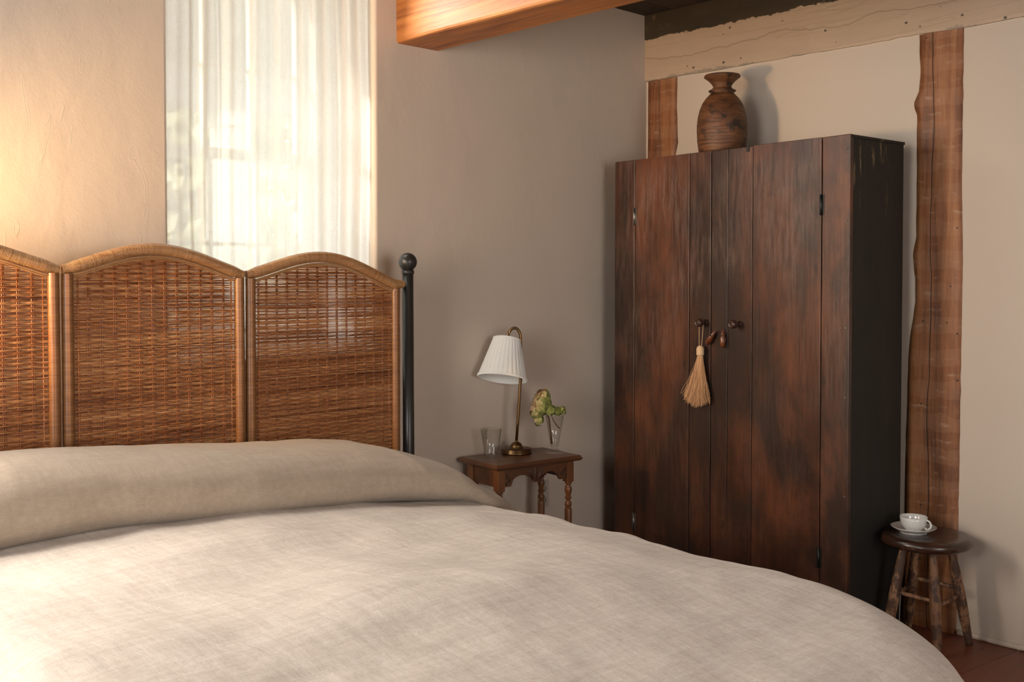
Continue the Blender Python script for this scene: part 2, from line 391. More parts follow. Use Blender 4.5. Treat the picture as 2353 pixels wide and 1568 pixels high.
# floor boards
b=MB(); ang=math.atan2(-.119,1.); FM=Matrix.Rotation(ang,4,'Z')
b2=MB(); b2.box(XW-.3,X0+.3,YS-.3,YW+.3,-.06,-.012); 
y=-4.2; i=0
while y<5.2:
    w=.19+.05*random.random(); x=-4.
    seg=[-3.6+random.uniform(0,1.5)]
    b.box(-3.5,6.3,y+.0015,y+w-.0015,-.03,0.,random.random(),FM); y+=w
fl=b.build('floor',M['floor']); struct(fl)
# trim the floor boards to the room with a bisect
import bmesh
def clip(o,planes):
    bm=bmesh.new(); bm.from_mesh(o.data)
    for co,no in planes:
        bmesh.ops.bisect_plane(bm,geom=bm.verts[:]+bm.edges[:]+bm.faces[:],plane_co=co,plane_no=no,clear_outer=True)
    bm.to_mesh(o.data); bm.free()
clip(fl,[((X0+.02,0,0),(1,0,0)),((XW-.02,0,0),(-1,0,0)),((0,YW+.02,0),(0,1,0)),((0,YS-.02,0),(0,-1,0))])
# ceiling boards, running along x
b=MB(); y=YS
while y<YW:
    w=.2; b.box(XW,X0,y+.002,min(y+w,YW)-.002,ZC,ZC+.03,random.random()); y+=w
b.box(XW-.2,X0+.2,YS-.2,YW+TH,ZC+.03,ZC+.1,.3)
struct(b.build('ceiling',M['ceiling']))
def wall_open(name,axis,a0,a1,c0,c1,openings,m,z1=ZC):
    # wall with openings; axis x: wall runs along x between c0..c1 in y.
    b=MB(); xs=[a0]
    def bx(u0,u1,z0,z2):
        if u1-u0<1e-6 or z2-z0<1e-6: return
        if axis=='x': b.box(u0,u1,c0,c1,z0,z2)
        else: b.box(c0,c1,u0,u1,z0,z2)
    # build as one outline with holes: columns
    u=a0
    for (u0,u1,z0,z2) in openings:
        bx(u,u0,0,z1); bx(u0,u1,0,z0); bx(u0,u1,z2,z1); u=u1
    bx(u,a1,0,z1)
    o=b.build(name,m)
    bm=bmesh.new(); bm.from_mesh(o.data); bmesh.ops.remove_doubles(bm,verts=bm.verts,dist=1e-4)
    bm.to_mesh(o.data); bm.free()
    return struct(o)
W1=(1.715,2.625,1.20,2.76)
W2=(-.55,.40,1.20,2.76)  # unseen opening, added to hold the key light
# window wall: panel with rounded splays
def window_wall():
    b=MB(); y0,y1=YW,YW+TH
    us=[XW,W2[0],W2[1],W1[0],W1[1],X0+.1]; zs=[0,1.20,2.76,ZC+.01]
    sp=.012   # splay of the jambs
    idx={}
    def V(x,y,z):
        k=(round(x,4),round(y,4),round(z,4))
        if k not in idx: idx[k]=len(b.v); b.v.append(Vector((x,y,z)))
        return idx[k]
    def hole(i,j): return j==1 and i in (1,3)
    for i in range(5):
        for j in range(3):
            xa,xb=us[i],us[i+1]; za,zb=zs[j],zs[j+1]
            if hole(i,j):
                b.quad([(V(xa,y0,za),V(xa,y1,za),V(xa,y1,zb),V(xa,y0,zb)),
                        (V(xb,y0,za),V(xb,y0,zb),V(xb,y1,zb),V(xb,y1,za)),
                        (V(xa,y0,za),V(xb,y0,za),V(xb,y1,za),V(xa,y1,za)),
                        (V(xa,y0,zb),V(xa,y1,zb),V(xb,y1,zb),V(xb,y0,zb))])
            else:
                b.quad([(V(xa,y0,za),V(xb,y0,za),V(xb,y0,zb),V(xa,y0,zb)),
                        (V(xa,y1,za),V(xa,y1,zb),V(xb,y1,zb),V(xb,y1,za))])
    o=b.build('wall_back',M['plaster'],bevel=.012,seg=4)
    for p in o.data.polygons: p.use_smooth=False
    return struct(o)
window_wall()
wr=MB(); wr.box(X0,X0+.2,YS-.1,YW+.02,0,ZC); 
struct(wr.build('wall_right',M['plaster_smooth']))
wall_open('wall_left','y',YS,YW+TH,XW-.3,XW,[(.3,1.9,.8,2.4)],M['plaster'])
wall_open('wall_front','x',XW-.3,X0+.2,YS-.3,YS,[(.2,1.9,.8,2.4)],M['plaster'])
# rough plaster base line along the right wall
b=MB(); n=60
pts=[]
for k in range(n+1):
    y=YS+(1.90-YS)*k/n; pts.append((X0-.001,y,.012+.006*N3(y*9,0)))
b.tube(pts,[.012+.003*N3(p[1]*13,4) for p in pts],8)
struct(b.build('baseboard_right',M['plaster_smooth']))

def window(name,x0,x1,yg,full=True):
    z0,z1=1.25,2.74; root=empty(name,((x0+x1)/2,yg,z0)); struct(root)
    cx=(x0+x1)/2; L=Vector((-cx,-yg,-z0))
    def part(nm,f,m,par,bev=.002):
        b=MB(); f(b); b.v=[v+L for v in b.v]; return b.build(nm,m,par,bevel=bev)
    def fr(b):
        b.box(x0-.09,x0,yg-.03,yg+.10,z0-.05,z1+.03); b.box(x1,x1+.09,yg-.03,yg+.10,z0-.05,z1+.03)
        b.box(x0,x1,yg-.03,yg+.10,z1,z1+.03); b.box(x0,x1,yg-.03,yg+.12,z0-.05,z0)
    part('window_frame',fr,M['win'],root)
    mid=(z0+z1)/2+.015
    for nm,za,zb,yy in (('lower_sash',z0,mid+.02,yg),('upper_sash',mid-.02,z1,yg+.045)):
        def f(b,za=za,zb=zb,yy=yy):
            s=.05
            b.box(x0,x0+s,yy,yy+.038,za,zb); b.box(x1-s,x1,yy,yy+.038,za,zb)
            b.box(x0+s,x1-s,yy,yy+.038,za,za+.045); b.box(x0+s,x1-s,yy,yy+.038,zb-.045,zb)
        sash=part(nm,f,M['win'],root)
        def mu(b,za=za,zb=zb,yy=yy):
            gw=(x1-x0-.1)
            for k in (1,2): xm=x0+.05+gw*k/3; b.box(xm-.009,xm+.009,yy+.004,yy+.034,za+.045,zb-.045)
            zm=(za+zb)/2; b.box(x0+.05,x1-.05,yy+.006,yy+.032,zm-.009,zm+.009)
        part('muntins',mu,M['win'],sash)
        part('pane',lambda b:b.box(x0+.045,x1-.045,yy+.016,yy+.020,za+.04,zb-.04),M['pane'],sash,0)
    return root
window('window_1',1.80,2.54,3.93)
window('added_window_2',-.46,.31,3.93)  # unseen window, added around the key light
# simple frames in the two unseen openings added to hold fill lights
def frame_open(name,axis,c,a0,a1,z0,z1):
    b=MB()
    def bx(u0,u1,za,zb):
        if axis=='x': b.box(u0,u1,c-.03,c+.03,za,zb)
        else: b.box(c-.03,c+.03,u0,u1,za,zb)
    bx(a0,a0+.06,z0,z1); bx(a1-.06,a1,z0,z1); bx(a0+.06,a1-.06,z0,z0+.06); bx(a0+.06,a1-.06,z1-.06,z1)
    bx((a0+a1)/2-.02,(a0+a1)/2+.02,z0+.06,z1-.06)
    struct(b.build(name,M['win']))
frame_open('added_window_3','y',XW-.15,.3,1.9,.8,2.4)
frame_open('added_window_4','x',YS-.15,.2,1.9,.8,2.4)

# ------------------------------------------------------------ beams and posts
b=MB(); ny=90; sec=[(2.737,2.495),(2.975,2.495),(2.975,ZC),(2.737,ZC)]
n0=0
for j in range(ny+1):
    y=YW+.06-(YW+.06-YS)*j/ny
    for k,(x,z) in enumerate(sec):
        w=.006*N3(y*2.1,k*5.) ; ww=.005*N3(y*2.6,k*5.+9)
        b.v.append(Vector((x+w,y,z+(ww if k<2 else 0))))
for j in range(ny):
    for k in range(4):
        a=j*4+k; c=j*4+(k+1)%4; b.quad([(a,c,c+4,a+4)])
b.quad([(0,3,2,1)]); e=ny*4; b.quad([(e,e+1,e+2,e+3)])
o=b.build('ceiling_beam',M['orange_beam'],bevel=.012,seg=2)
tag(o,'orange varnished pine ceiling beam with knots and paint flecks above the headboard','beam')
# painted beam along the right wall
b=MB(); ny=140; XB=X0-.016
for j in range(ny+1):
    y=YW+.01-(YW+.01-YS)*j/ny
    d1=.004*N3(y*5,1)+.003*N3(y*17,1); d2=.005*N3(y*4,7)+.004*N3(y*19,7)
    for (x,z) in ((XB+.004,2.54+d2),(XB+d1,2.552+d2),(XB,2.70),(XB-.004,ZC),(X0+.1,ZC),(X0+.1,2.54)):
        b.v.append(Vector((x,y,z)))
for j in range(ny):
    for k in range(6):
        a=j*6+k; c=j*6+(k+1)%6; b.quad([(a,a+6,c+6,c)])
b.quad([tuple(range(6))]); b.quad([tuple(ny*6+k for k in range(5,-1,-1))])
o=b.build('wall_beam',M['painted_beam'])
tag(o,'horizontal timber beam with chipped cream paint and dark bare upper edge, above the wardrobe','beam')
def post(name,yl,yr,label,z1=2.54,base=0.,seed=0):
    # yl(z), yr(z) left/right edge as functions of height
    root_y=(yl(1.)+yr(1.))/2; b=MB(); nz=180; nx=8; prof=[]
    for j in range(nz+1):
        z=base+(z1-base)*j/nz; a=yl(z)+.0025*N3(z*14,seed); c=yr(z)+.0025*N3(z*17,seed+5)
        row=[(X0+.08,a)]
        for k in range(nx+1):
            t=k/nx; yy=lerp(a,c,t); edge=min(t,1-t)
            xx=X0-.007+.0015*N3(yy*20,z*4,seed)+(.004 if edge<.01 else 0)
            row.append((xx,yy))
        row.append((X0+.08,c))
        for x,yy in row: b.v.append(Vector((x-X0,yy-root_y,z)))
    m=nx+3
    for j in range(nz):
        for k in range(m-1):
            a=j*m+k; b.quad([(a,a+m,a+m+1,a+1)],0.,True)
    o=b.build(name,M['post'],loc=(X0,root_y,0)); tag(o,label,'post'); return o
L2=[(0,2.150),(.25,2.145),(.5,2.136),(1.13,2.128),(1.25,2.12),(1.40,2.098),(1.50,2.100),(1.60,2.112),(1.68,2.098),(1.95,2.098),(2.2,2.100),(2.235,2.112),(2.255,2.112),(2.30,2.092),(2.36,2.086),(2.54,2.092)]
R2=[(0,1.906),(1.6,1.897),(1.9,1.905),(2.54,1.903)]
post('timber_post',lambda z:interp(L2,z),lambda z:interp(R2,z),'rough timber wall post with knots and pale lath lines, right of the wardrobe')
post('timber_post',lambda z:3.574,lambda z:interp([(0,3.38),(2.1,3.40),(2.2,3.378),(2.4,3.385),(2.54,3.382)],z),'short visible timber post in the room corner, behind the wooden urn',seed=3)

# ------------------------------------------------------------ outside
b=MB(); b.box(-6,9,4.3,16,.3,.4); o=b.build('lawn',M['grass']); struct(o)
b=MB(); b.box(-2,8,6.0,6.25,2.56,4.6)
o=b.build('porch_roof',M['siding']); tag(o,'grey porch beam and roof outside, seen dimly through the sheer curtain','porch')
b=MB(); b.box(-.085,.085,-.085,.085,0,2.16); b.box(-.105,.105,-.105,.105,0,.14); b.box(-.10,.10,-.10,.10,2.06,2.16)
o=b.build('porch_post',M['post_paint'],loc=(3.335,6.12,.4)); tag(o,'pale square porch post outside, behind the sheer curtain','post')
def hedge(cx,cy,w,h,name,label):
    b=MB(); rnd=random.Random(int(cx*10))
    for k in range(14000):
        p=Vector((rnd.uniform(-w/2,w/2),rnd.uniform(-.9,.9),rnd.uniform(0,h)))
        r=rnd.uniform(.09,.2); d=Vector((rnd.uniform(-1,1),rnd.uniform(-1,1),rnd.uniform(-1,1))).normalized(); u=d.orthogonal().normalized(); w2=d.cross(u)
        n=len(b.v); b.v+=[p-u*r,p-w2*r*.5,p+u*r,p+w2*r*.5]; b.quad([(n,n+1,n+2,n+3)])
    o=b.build(name,M['leaf'],loc=(cx,cy,.4)); tag(o,label,'bush')
    b=MB()
    for k in range(7): x=-w/2+w*(k+.5)/7; b.tube([(x,0,0),(x+.1,0,.8),(x-.1,0,1.8)],[.05,.035,.02],8)
    b.build('branches',M['stem'],o); return o
hedge(4.4,9.6,6.5,3.6,'leafy_bush','sunlit yellow green foliage outside, seen through the sheer curtain')

# ------------------------------------------------------------ curtain
b=MB()
def cf(u,v):
    x=lerp(1.722,2.620,u); z=lerp(1.215,2.752,v)
    f=.011*math.sin(u*2*PI*9+1.5*math.sin(u*7)+.3*math.sin(v*3))+.008*math.sin(u*2*PI*17+.4*math.sin(v*2+u*5))+.006*N3(u*6,v*2)
    for c,wd,am in ((.10,.010,.012),(.235,.007,.008),(.55,.006,.01),(.69,.008,.012),(.82,.008,.012),(.93,.01,.013)):
        f-=am*math.exp(-((u-c-.006*math.sin(v*4))/wd)**2)
    return (x+.003*math.sin(v*9+u*3),YW+.032+f*(.45+.2*v),z)
b.grid(420,50,cf); 
o=b.build('sheer_curtain',M['curtain']); tag(o,'sheer white linen curtain hanging in the window recess behind the headboard','curtain')
b=MB(); b.tube([(1.717,YW+.045,2.735),(2.623,YW+.045,2.735)],.008,10); o=b.build('curtain_rod',M['steel'],o); o.parent=bpy.data.objects['sheer_curtain']

# ------------------------------------------------------------ bed
YH=3.38; HX=[.567,1.257,1.901,2.591]
bed=empty('bed',(1.58,YH,0),label='wide bed with arched woven rattan headboard between black metal posts',cat='bed')
BL=Vector((-1.58,-YH,0))
def bpart(name,b,m,par=None,**k):
    b.v=[v+BL for v in b.v]; return b.build(name,m,par or bed,**k)
for xp in (2.633,.525):
    b=MB(); b.tube([(xp+.004,YH,0),(xp,YH,1.535)],[.0245,.0225],28); p=bpart('headboard_post',b,M['black'])
    b=MB(); b.lathe([(.020,1.515),(.026,1.520),(.026,1.530),(.020,1.536)],28,(xp,YH,0)); b.sphere((xp,YH,1.566),.0375,32,20)
    bpart('ball_finial',b,M['black'],p)
# frame and mattress
b=MB(); b.box(.56,.60,1.25,YH-.02,.28,.38); b.box(2.46,2.50,1.25,YH-.02,.28,.38); b.box(.60,2.46,1.25,1.29,.28,.38)
bpart('bed_frame',b,M['black'])
for xx in (.60,2.46):
    b=MB(); b.tube([(xx,1.30,0),(xx,1.30,.30)],.02,12); bpart('leg',b,M['black'])
b=MB(); b.box(.62,2.44,1.30,YH-.06,.36,.63); bpart('mattress',b,M['mattress'],bevel=.05,seg=4)
PAN=[(HX[0],HX[1],1.558,1.548,1.630),(HX[1],HX[2],1.548,1.533,1.617),(HX[2],HX[3],1.533,1.490,1.600)]
def arch(pan,x):
    a,c,za,zc,zt=pan; t=(x-a)/(c-a); base=lerp(za,zc,t); h=zt-lerp(za,zc,.5)
    # scalloped arch: S-curve up from each end
    s=math.sin(PI*min(1,max(0,t))); 
    return base+h*(s**1.25)*(1.0)
def asl(pan,x):
    x=min(max(x,pan[0]+.004),pan[1]-.004); s=(arch(pan,x+.003)-arch(pan,x-.003))/.006; return math.sqrt(1+s*s)
for pi,pan in enumerate(PAN):
    a,c=pan[0],pan[1]; RT=.0205; RS=.019; rnd=random.Random(pi+5)
    root=None
    # side rolls (wrapped uprights) with fine winding ridges
    rolls=[]
    for xs in (a+RS+.0028,c-RS-.0028):
        b=MB(); rolls.append(b)
        pts=[];rad=[]; z=.46; top=arch(pan,xs)-.035; k=0
        while z<top:
            pts.append((xs+.0012*N3(z*3,pi),YH,z)); rad.append(RS-.0012*(k%2)+.0006*N3(z*40,xs)); z+=.0017; k+=1
        n0=len(b.f); b.tube(pts,rad,14)
        rr=0
        for q in range(n0,len(b.f)):
            seg=(q-n0)//14; 
            b.a[q]=.5+.5*N3(seg*.37,xs*9)
    # arched top roll
    wbuild=True; b=MB(); L=[];n=900; x0,x1=a+.006,c-.006
    if pi==2: x1=c+.02
    pts=[];
    for k in range(260):
        x=lerp(x0,x1,k/259); zz=arch(pan,min(max(x,a),c))-RT*asl(pan,x)
        if pi==2 and x>c-.03: zz=arch(pan,c-.03)-RT-.002
        pts.append(Vector((x,YH,zz)))
    # resample by length with ridges
    d=[0]
    for p,q in zip(pts,pts[1:]): d.append(d[-1]+(q-p).length)
    tot=d[-1]; m=int(tot/.00145); P=[];Rr=[]; j=0
    for k in range(m+1):
        s=tot*k/m
        while j<len(d)-2 and d[j+1]<s: j+=1
        t=(s-d[j])/(d[j+1]-d[j]); P.append(pts[j].lerp(pts[j+1],t))
        ends=min(s,tot-s); Rr.append((RT-.0016*(1 if k%3==2 else 0)+.0005*N3(k*.3,pi))*(lerp(.72,1,sm(0,.05,ends))))
    n0=len(b.f); b.tube(P,Rr,16)
    for q in range(n0,len(b.f)): seg=(q-n0)//16; b.a[q]=.55+.45*N3((seg//3)*.41,pi*9.)
    top_b=b
    frame=None
    # inner thin border cane following the arch
    b=MB(); ii=a+2*RS+.004; oo=c-2*RS-.004
    for off in (.0445,.0505):
        P=[Vector((lerp(ii-.01,oo+.01,k/60),YH-.006+(.004 if off>.05 else 0),arch(pan,lerp(ii-.01,oo+.01,k/60))-off*asl(pan,lerp(ii-.01,oo+.01,k/60)))) for k in range(61)]
        b.tube(P,.0034,6,.6)
    cane_b=b
    # stakes
    b=MB(); ns=max(2,round((oo-ii)/.042)); sp=(oo-ii)/ns
    for k in range(1,ns):
        for dx in (-.0025,.0025):
            x=ii+sp*k+dx; b.tube([(x+.0015*N3(z*2,k),YH-.0015,z) for z in [.46+(arch(pan,x)-.05-.46)*q/10 for q in range(11)]],.0021,6,.05)
    for x in (ii+.012,oo-.012): b.tube([(x,YH,.46),(x,YH,arch(pan,x)-.05)],.003,5,.2)
    stake_b=b
    # weave
    b=MB(); z=.62; row=0
    while z<max(pan[2],pan[3],pan[4])-.045:
        pitch=.0041; grp=(row//2)%2
        # extent where the row is below the arch
        steps=ns*4; pts=[];rad=[]
        jit=rnd.uniform(-.0007,.0007); rv=rnd.random(); thin=rnd.choice([1,1,1,1,.82,.93,1.06]); 
        tilt=.004*N3(z*3,pi*7.); cur=None
        def flush(pts,rad,rv):
            if len(pts)>2: b.tube(pts,rad,4,rv,caps=False,flat=.62)
        for k in range(steps+1):
            x=ii-.012+(oo-ii+.024)*k/steps
            zz=z+jit+tilt*(x-ii)+.0011*N3(x*11,z*30.,pi)
            if zz>arch(pan,min(max(x,a),c))-.049*asl(pan,x):
                flush(pts,rad,rv); pts=[];rad=[]; continue
            ph=math.cos(PI*(x-ii)/sp+(PI if grp else 0)); ph=math.copysign(abs(ph)**.7,ph)
            loose=N3(x*5.,z*9.,pi*3.+2.)
            up=sm(1.10,1.35,z)
            r=.00200*thin*(1.05-.75*up*max(0,loose)-.22*math.exp(-(min(x-ii,oo-x)/.014)**2)+.06*N3(x*30,z*200))
            pts.append((x,YH+.0034*ph,zz)); rad.append(r)
        flush(pts,rad,rv)
        z+=pitch; row+=1
    frame=bpart('rattan_panel',b,M['weave'])
    bpart('arch_roll',top_b,M['wrap'],frame)
    for rb in rolls: bpart('side_roll',rb,M['side_wrap'],frame)
    bpart('inner_cane',cane_b,M['wrap'],frame); bpart('stakes',stake_b,M['weave'],frame)

# duvet: rounded-rectangle skirt draped over the bed
def duvet():
    xl,xr,y0,y1=.74,2.385,1.18,3.26   # inner rectangle of the flat top (left,right,foot,head)
    rc=.24
    def top(x,y):
        cx=1-((x-1.50)/1.05)**2; cx=max(-.3,cx)
        cy=sm(1.15,1.85,y)*(1-.15*sm(2.6,3.2,y))
        z=interp([(.7,.79),(1.1,.805),(1.5,.80),(1.8,.783),(2.1,.760),(2.36,.735),(2.6,.70)],x)-lerp(.085,.035,sm(1.7,2.3,x))*(1-sm(1.10,1.78,y))+.014*math.exp(-((y-1.80+.18*(x-1.6))/.16)**2)*(1-sm(1.8,2.3,x))
        z+=.020*N3(x*2.1,y*2.4,1.)+.009*N3(x*4.3,y*6,2.)+.003*N3(x*9+y*4,y*13,3.)
        z+=.010*math.exp(-((y-2.52-.10*math.sin(x*2.2))/.06)**2)*sm(1.1,1.5,x)*(1-sm(2.0,2.4,x))
        z-=.010*math.exp(-((y-1.72+.12*(x-1.6))/.10)**2)*0
        return z
    b=MB(); nx,ny=260,280
    # cloth coordinates reach beyond the inner rectangle by drop length
    e_side=.52; e_foot=.62; 
    def f(u,v):
        cx=lerp(xl-e_side,xr+e_side,u); cy=lerp(y0-e_foot,y1,v)
        # nearest point in rounded inner rectangle
        qx=min(max(cx,xl+rc),xr-rc); qy=max(cy,y0+rc)
        dx,dy=cx-qx,cy-qy; L=math.hypot(dx,dy)
        d=L-rc
        if d<=0 or (dx==0 and dy==0): return (cx,cy,top(cx,cy))
        nxx,nyy=dx/L,dy/L; px,py=qx+nxx*rc,qy+nyy*rc
        r=lerp(.15,.34,abs(nyy)**1.5)
        zt=top(px,py); qa=d/r; lim=R(82)
        if qa<lim: h=r*math.sin(qa); dr=r*(1-math.cos(qa))
        else:
            ex=d-lim*r; h=r*math.sin(lim)+ex*math.cos(lim); dr=r*(1-math.cos(lim))+ex*math.sin(lim)
        al=math.atan2(nyy,nxx); along=(px-py)*1.0+al*.35
        fold=sm(.1,.5,d)*(.018*math.sin(along*17+1.2*math.sin(along*5))+.010*math.sin(along*31+2))
        h+=fold
        return (px+nxx*h,py+nyy*h,max(.10,zt-dr+.010*N3(cx*4,cy*4,5.)*sm(0,.1,d)))
    b.grid(nx,ny,f)
    o=b.build('duvet',M['duvet']); m=o.modifiers.new('s','SOLIDIFY'); m.thickness=.012; m.offset=-1
    tag(o,'oatmeal linen duvet spread over the bed and draping over its foot corner','duvet')
    return top
TOP=duvet()
# long pillow in a linen cover across the head of the bed
def pillow():
    # x -> (yback, yfront, ztop, zbot)
    T=[(.42,.62),(.50,.80),(.65,.95),(.95,1.008),(1.15,1.004),(1.7,.965),(2.05,.935),(2.2,.915),(2.36,.862),(2.47,.805),(2.58,.727),(2.67,.667),(2.76,.610),(2.84,.565),(2.88,.545)]
    B=[(.42,.60),(.55,.72),(.9,.775),(1.2,.785),(1.6,.770),(2.1,.742),(2.36,.715),(2.47,.685),(2.58,.640),(2.67,.595),(2.76,.555),(2.84,.535),(2.88,.530)]
    YB=[(.42,3.20),(.6,3.34),(2.3,3.345),(2.5,3.33),(2.62,3.315),(2.75,3.27),(2.85,3.19),(2.88,3.12)]
    YF=[(.42,2.98),(.6,2.86),(1.2,2.825),(1.6,2.76),(2.1,2.735),(2.36,2.70),(2.5,2.70),(2.65,2.75),(2.78,2.83),(2.86,2.95),(2.88,3.0)]
    b=MB(); NS=170; NR=72; ids=[]
    for i in range(NS+1):
        x=lerp(.42,2.88,i/NS); zt,zb,yb,yf=(interp(t,x) for t in (T,B,YB,YF))
        zc=(zt+zb)/2; hz=(zt-zb)/2; yc=(yb+yf)/2; hy=(yb-yf)/2
        for k in range(NR):
            an=2*PI*k/NR; c,s_=math.cos(an),math.sin(an)
            e=.82 if s_>0 else .6
            yy=yc-hy*math.copysign(abs(c)**.80,c); 
            zz=zc+hz*math.copysign(abs(s_)**e,s_)
            # front bottom bulges, thin seam at the ends
            if s_>0: zz-= .018*hz/.12*math.cos(an)*0
            w=.012*N3(x*2.4,yy*5,zz*5)+.004*N3(x*9,yy*11,zz*9)
            yy+=w; zz+=w*.7*(1 if s_>-.3 else .2)
            # dimple near the right end
            if s_>-.4 and c>.2: zz-=.03*math.exp(-((x-2.47)/.045)**2-((yy-2.76)/.09)**2)
            b.v.append(Vector((x+.012*math.cos(an*2)*sm(2.7,2.88,x),yy,zz)))
    for i in range(NS):
        for k in range(NR):
            a=i*NR+k; c=i*NR+(k+1)%NR; b.quad([(a,a+NR,c+NR,c)],0.,True)
    b.quad([tuple(range(NR))]); b.quad([tuple(NS*NR+k for k in range(NR))[::-1]])
    o=b.build('bolster_pillow',M['pillow'])
    tag(o,'long beige linen bolster pillow lying across the bed against the rattan headboard','pillow')
pillow()

# ------------------------------------------------------------ wardrobe
WT=.073; WX,WY=3.887,2.133; WW=1.319; WD=.397; WH=2.075
ward=empty('wardrobe',(WX,WY,0),PI/2-WT,label='tall antique dark red-brown plank wardrobe with two doors, in the room corner',cat='wardrobe')
def wp(name,b,m,par=None,**k): return b.build(name,m,par or ward,**k)
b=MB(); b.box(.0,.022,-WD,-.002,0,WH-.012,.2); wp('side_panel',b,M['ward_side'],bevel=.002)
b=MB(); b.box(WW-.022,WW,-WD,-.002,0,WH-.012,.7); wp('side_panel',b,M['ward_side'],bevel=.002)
b=MB(); b.box(.022,WW-.022,-WD,-WD+.015,.0,WH-.012,.4); wp('back_panel',b,M['ward_side'])
b=MB(); b.box(-.004,WW+.004,-WD-.003,-.003,WH-.012,WH,.9); wp('top_panel',b,M['ward_side'],bevel=.002)
b=MB(); b.box(.022,WW-.022,-WD+.015,-.03,.06,.08,.9); b.box(.022,WW-.022,-.045,-.03,.08,WH-.02,.9); wp('inner_shadow_board',b,M['gap'])
def plank(b,x0,x1,z0,z1,val,y0=-.022,y1=0.,rough_right=False,top_j=.004):
    # plank with slightly ragged top and edges
    nz=80; n0=len(b.v)
    for j in range(nz+1):
        z=lerp(z0,z1,j/nz); 
        a=x0+.0012*N3(z*6,val*30); c=x1+.0012*N3(z*6,val*30+7)
        if rough_right:
            a=x0+.0015*N3(z*9,3)+(.0*max(0,N3(z*30,5)+.15)*math.exp(-((z-1.15)/.35)**2))
        cut=0.
        for x,y in ((a,y0),(c,y0),(c,y1),(a,y1)):
            zz=z if j<nz else z+top_j*N3(x*40,val*9)
            b.v.append(Vector((x,y,zz)))
    for j in range(nz):
        for k in range(4):
            p=n0+j*4+k; q=n0+j*4+(k+1)%4; b.quad([(p,q,q+4,p+4)],val)
    e=n0+nz*4; b.quad([(n0,n0+3,n0+2,n0+1),(e,e+1,e+2,e+3)],val)
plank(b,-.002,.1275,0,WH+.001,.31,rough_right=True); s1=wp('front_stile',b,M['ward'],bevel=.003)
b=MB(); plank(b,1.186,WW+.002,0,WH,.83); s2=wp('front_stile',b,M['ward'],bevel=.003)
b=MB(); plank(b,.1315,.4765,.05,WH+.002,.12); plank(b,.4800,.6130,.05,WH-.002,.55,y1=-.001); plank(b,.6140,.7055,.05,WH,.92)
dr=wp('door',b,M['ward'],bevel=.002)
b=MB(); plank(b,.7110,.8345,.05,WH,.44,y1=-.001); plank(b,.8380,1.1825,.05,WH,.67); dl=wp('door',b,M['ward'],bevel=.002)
b=MB(); b.box(.1275,1.186,-.03,-.024,0,.05,.5); wp('bottom_rail',b,M['ward'])
# dark box standing in for an open notch at the top of right door
b=MB(); b.box(.498,.512,-.004,.002,WH-.024,WH+.002,.3); wp('dark_notch',b,M['iron'],dr)
for w_,zs,par in ((.1295,(1.80,.35),dr),(1.1840,(1.80,.31),dl)):
    for z in zs:
        b=MB(); b.tube([(w_,.004,z-.042),(w_,.004,z+.042)],.0055,10); b.box(w_-.012,w_+.012,-.001,.0015,z-.042,z+.042)
        wp('hinge',b,M['iron'] if w_<1 else M['steel'],par)
def knob(x,z,par):
    MM=Matrix.Rotation(-PI/2,4,'X')
    b=MB(); b.lathe([(.0005,0),(.014,.0),(.014,.004),(.009,.008),(.0085,.020),(.011,.027),(.0175,.036),(.0195,.046),(.0185,.056),(.015,.061),(.012,.0625),(.011,.060),(.005,.060),(.004,.0635),(.0005,.0645)],28,(x,0,z),.3,MM,caps=False)
    return wp('knob',b,M['ward_trim'],par)
KX=.736; KZ=1.300
knob(KX,KZ,dl); knob(.544,1.299,dr)
def latch(x,z,ang,par):
    # teardrop turn button
    b=MB(); A=Matrix.Translation((x,.016,z))@Matrix.Rotation(ang,4,'Y')
    P=[];Rr=[]
    for k in range(19):
        t=k/18; P.append(A@Vector((0,.004*math.sin(t*PI),-.042+.084*t))); Rr.append(max(.0008,.0185*(math.sin(PI*min(1,t**.78))**.6)*(1-.38*t)))
    b.tube(P,Rr,16,.4,flat=.8,up=Vector((0,1,0)))
    o=wp('turn_latch',b,M['latch'],par)
    b=MB(); b.tube([A@Vector((0,.010,.012)),A@Vector((0,.0165,.012))],.0045,12); b.tube([A@Vector((0,-.016,.012)),A@Vector((0,.0,.012))],.006,10)
    wp('screw',b,M['iron'],o)
latch(.690,1.234,R(-38),dr); latch(.622,1.232,R(0),dr)
# nails on the stile
for z in (2.02,1.73,1.30,1.02,.62):
    b=MB(); b.sphere((.012,.001,z),.0035,8,6); wp('nail',b,M['steel'],s1)

# tassel on the left knob
M4=Matrix.Translation((WX,WY,0))@Matrix.Rotation(PI/2-WT,4,'Z')
tw=M4@Vector((KX+.006,.026,KZ))
tas=empty('tassel',(tw.x,tw.y,tw.z-.36),PI/2-WT,label='straw coloured jute tassel hanging from the left wardrobe knob',cat='tassel')
zk=.36   # knob axis in local height
b=MB()
pts=[(-.004,.006,zk-.095)]
for k in range(9):
    an=PI*k/8; pts.append((-.0125*math.cos(an)*1.0,0.,zk+.0125*math.sin(an)+0.))
pts.append((.011,.006,zk-.095))
pts=[(-.006,.005,zk-.118)]+[( -.0128*math.cos(PI*k/10),-.002+.0,zk+.0128*math.sin(PI*k/10)) for k in range(11)]+[(.007,.005,zk-.118)]
b.tube(pts,.0014,6); b.build('hanging_cord',M['thread'],tas)
b=MB(); prof=[(.001,zk-.104),(.008,zk-.105),(.014,zk-.110),(.0165,zk-.117)]
z=zk-.120
k=0
while z>zk-.146: prof.append((.0178-.0006*(k%2),z)); z-=.0012; k+=1
prof+=[(.017,zk-.147),(.008,zk-.148)]
b.lathe(prof,20,(0,.005,0)); b.build('bound_head',M['thread'],tas)
b=MB(); rnd=random.Random(3)
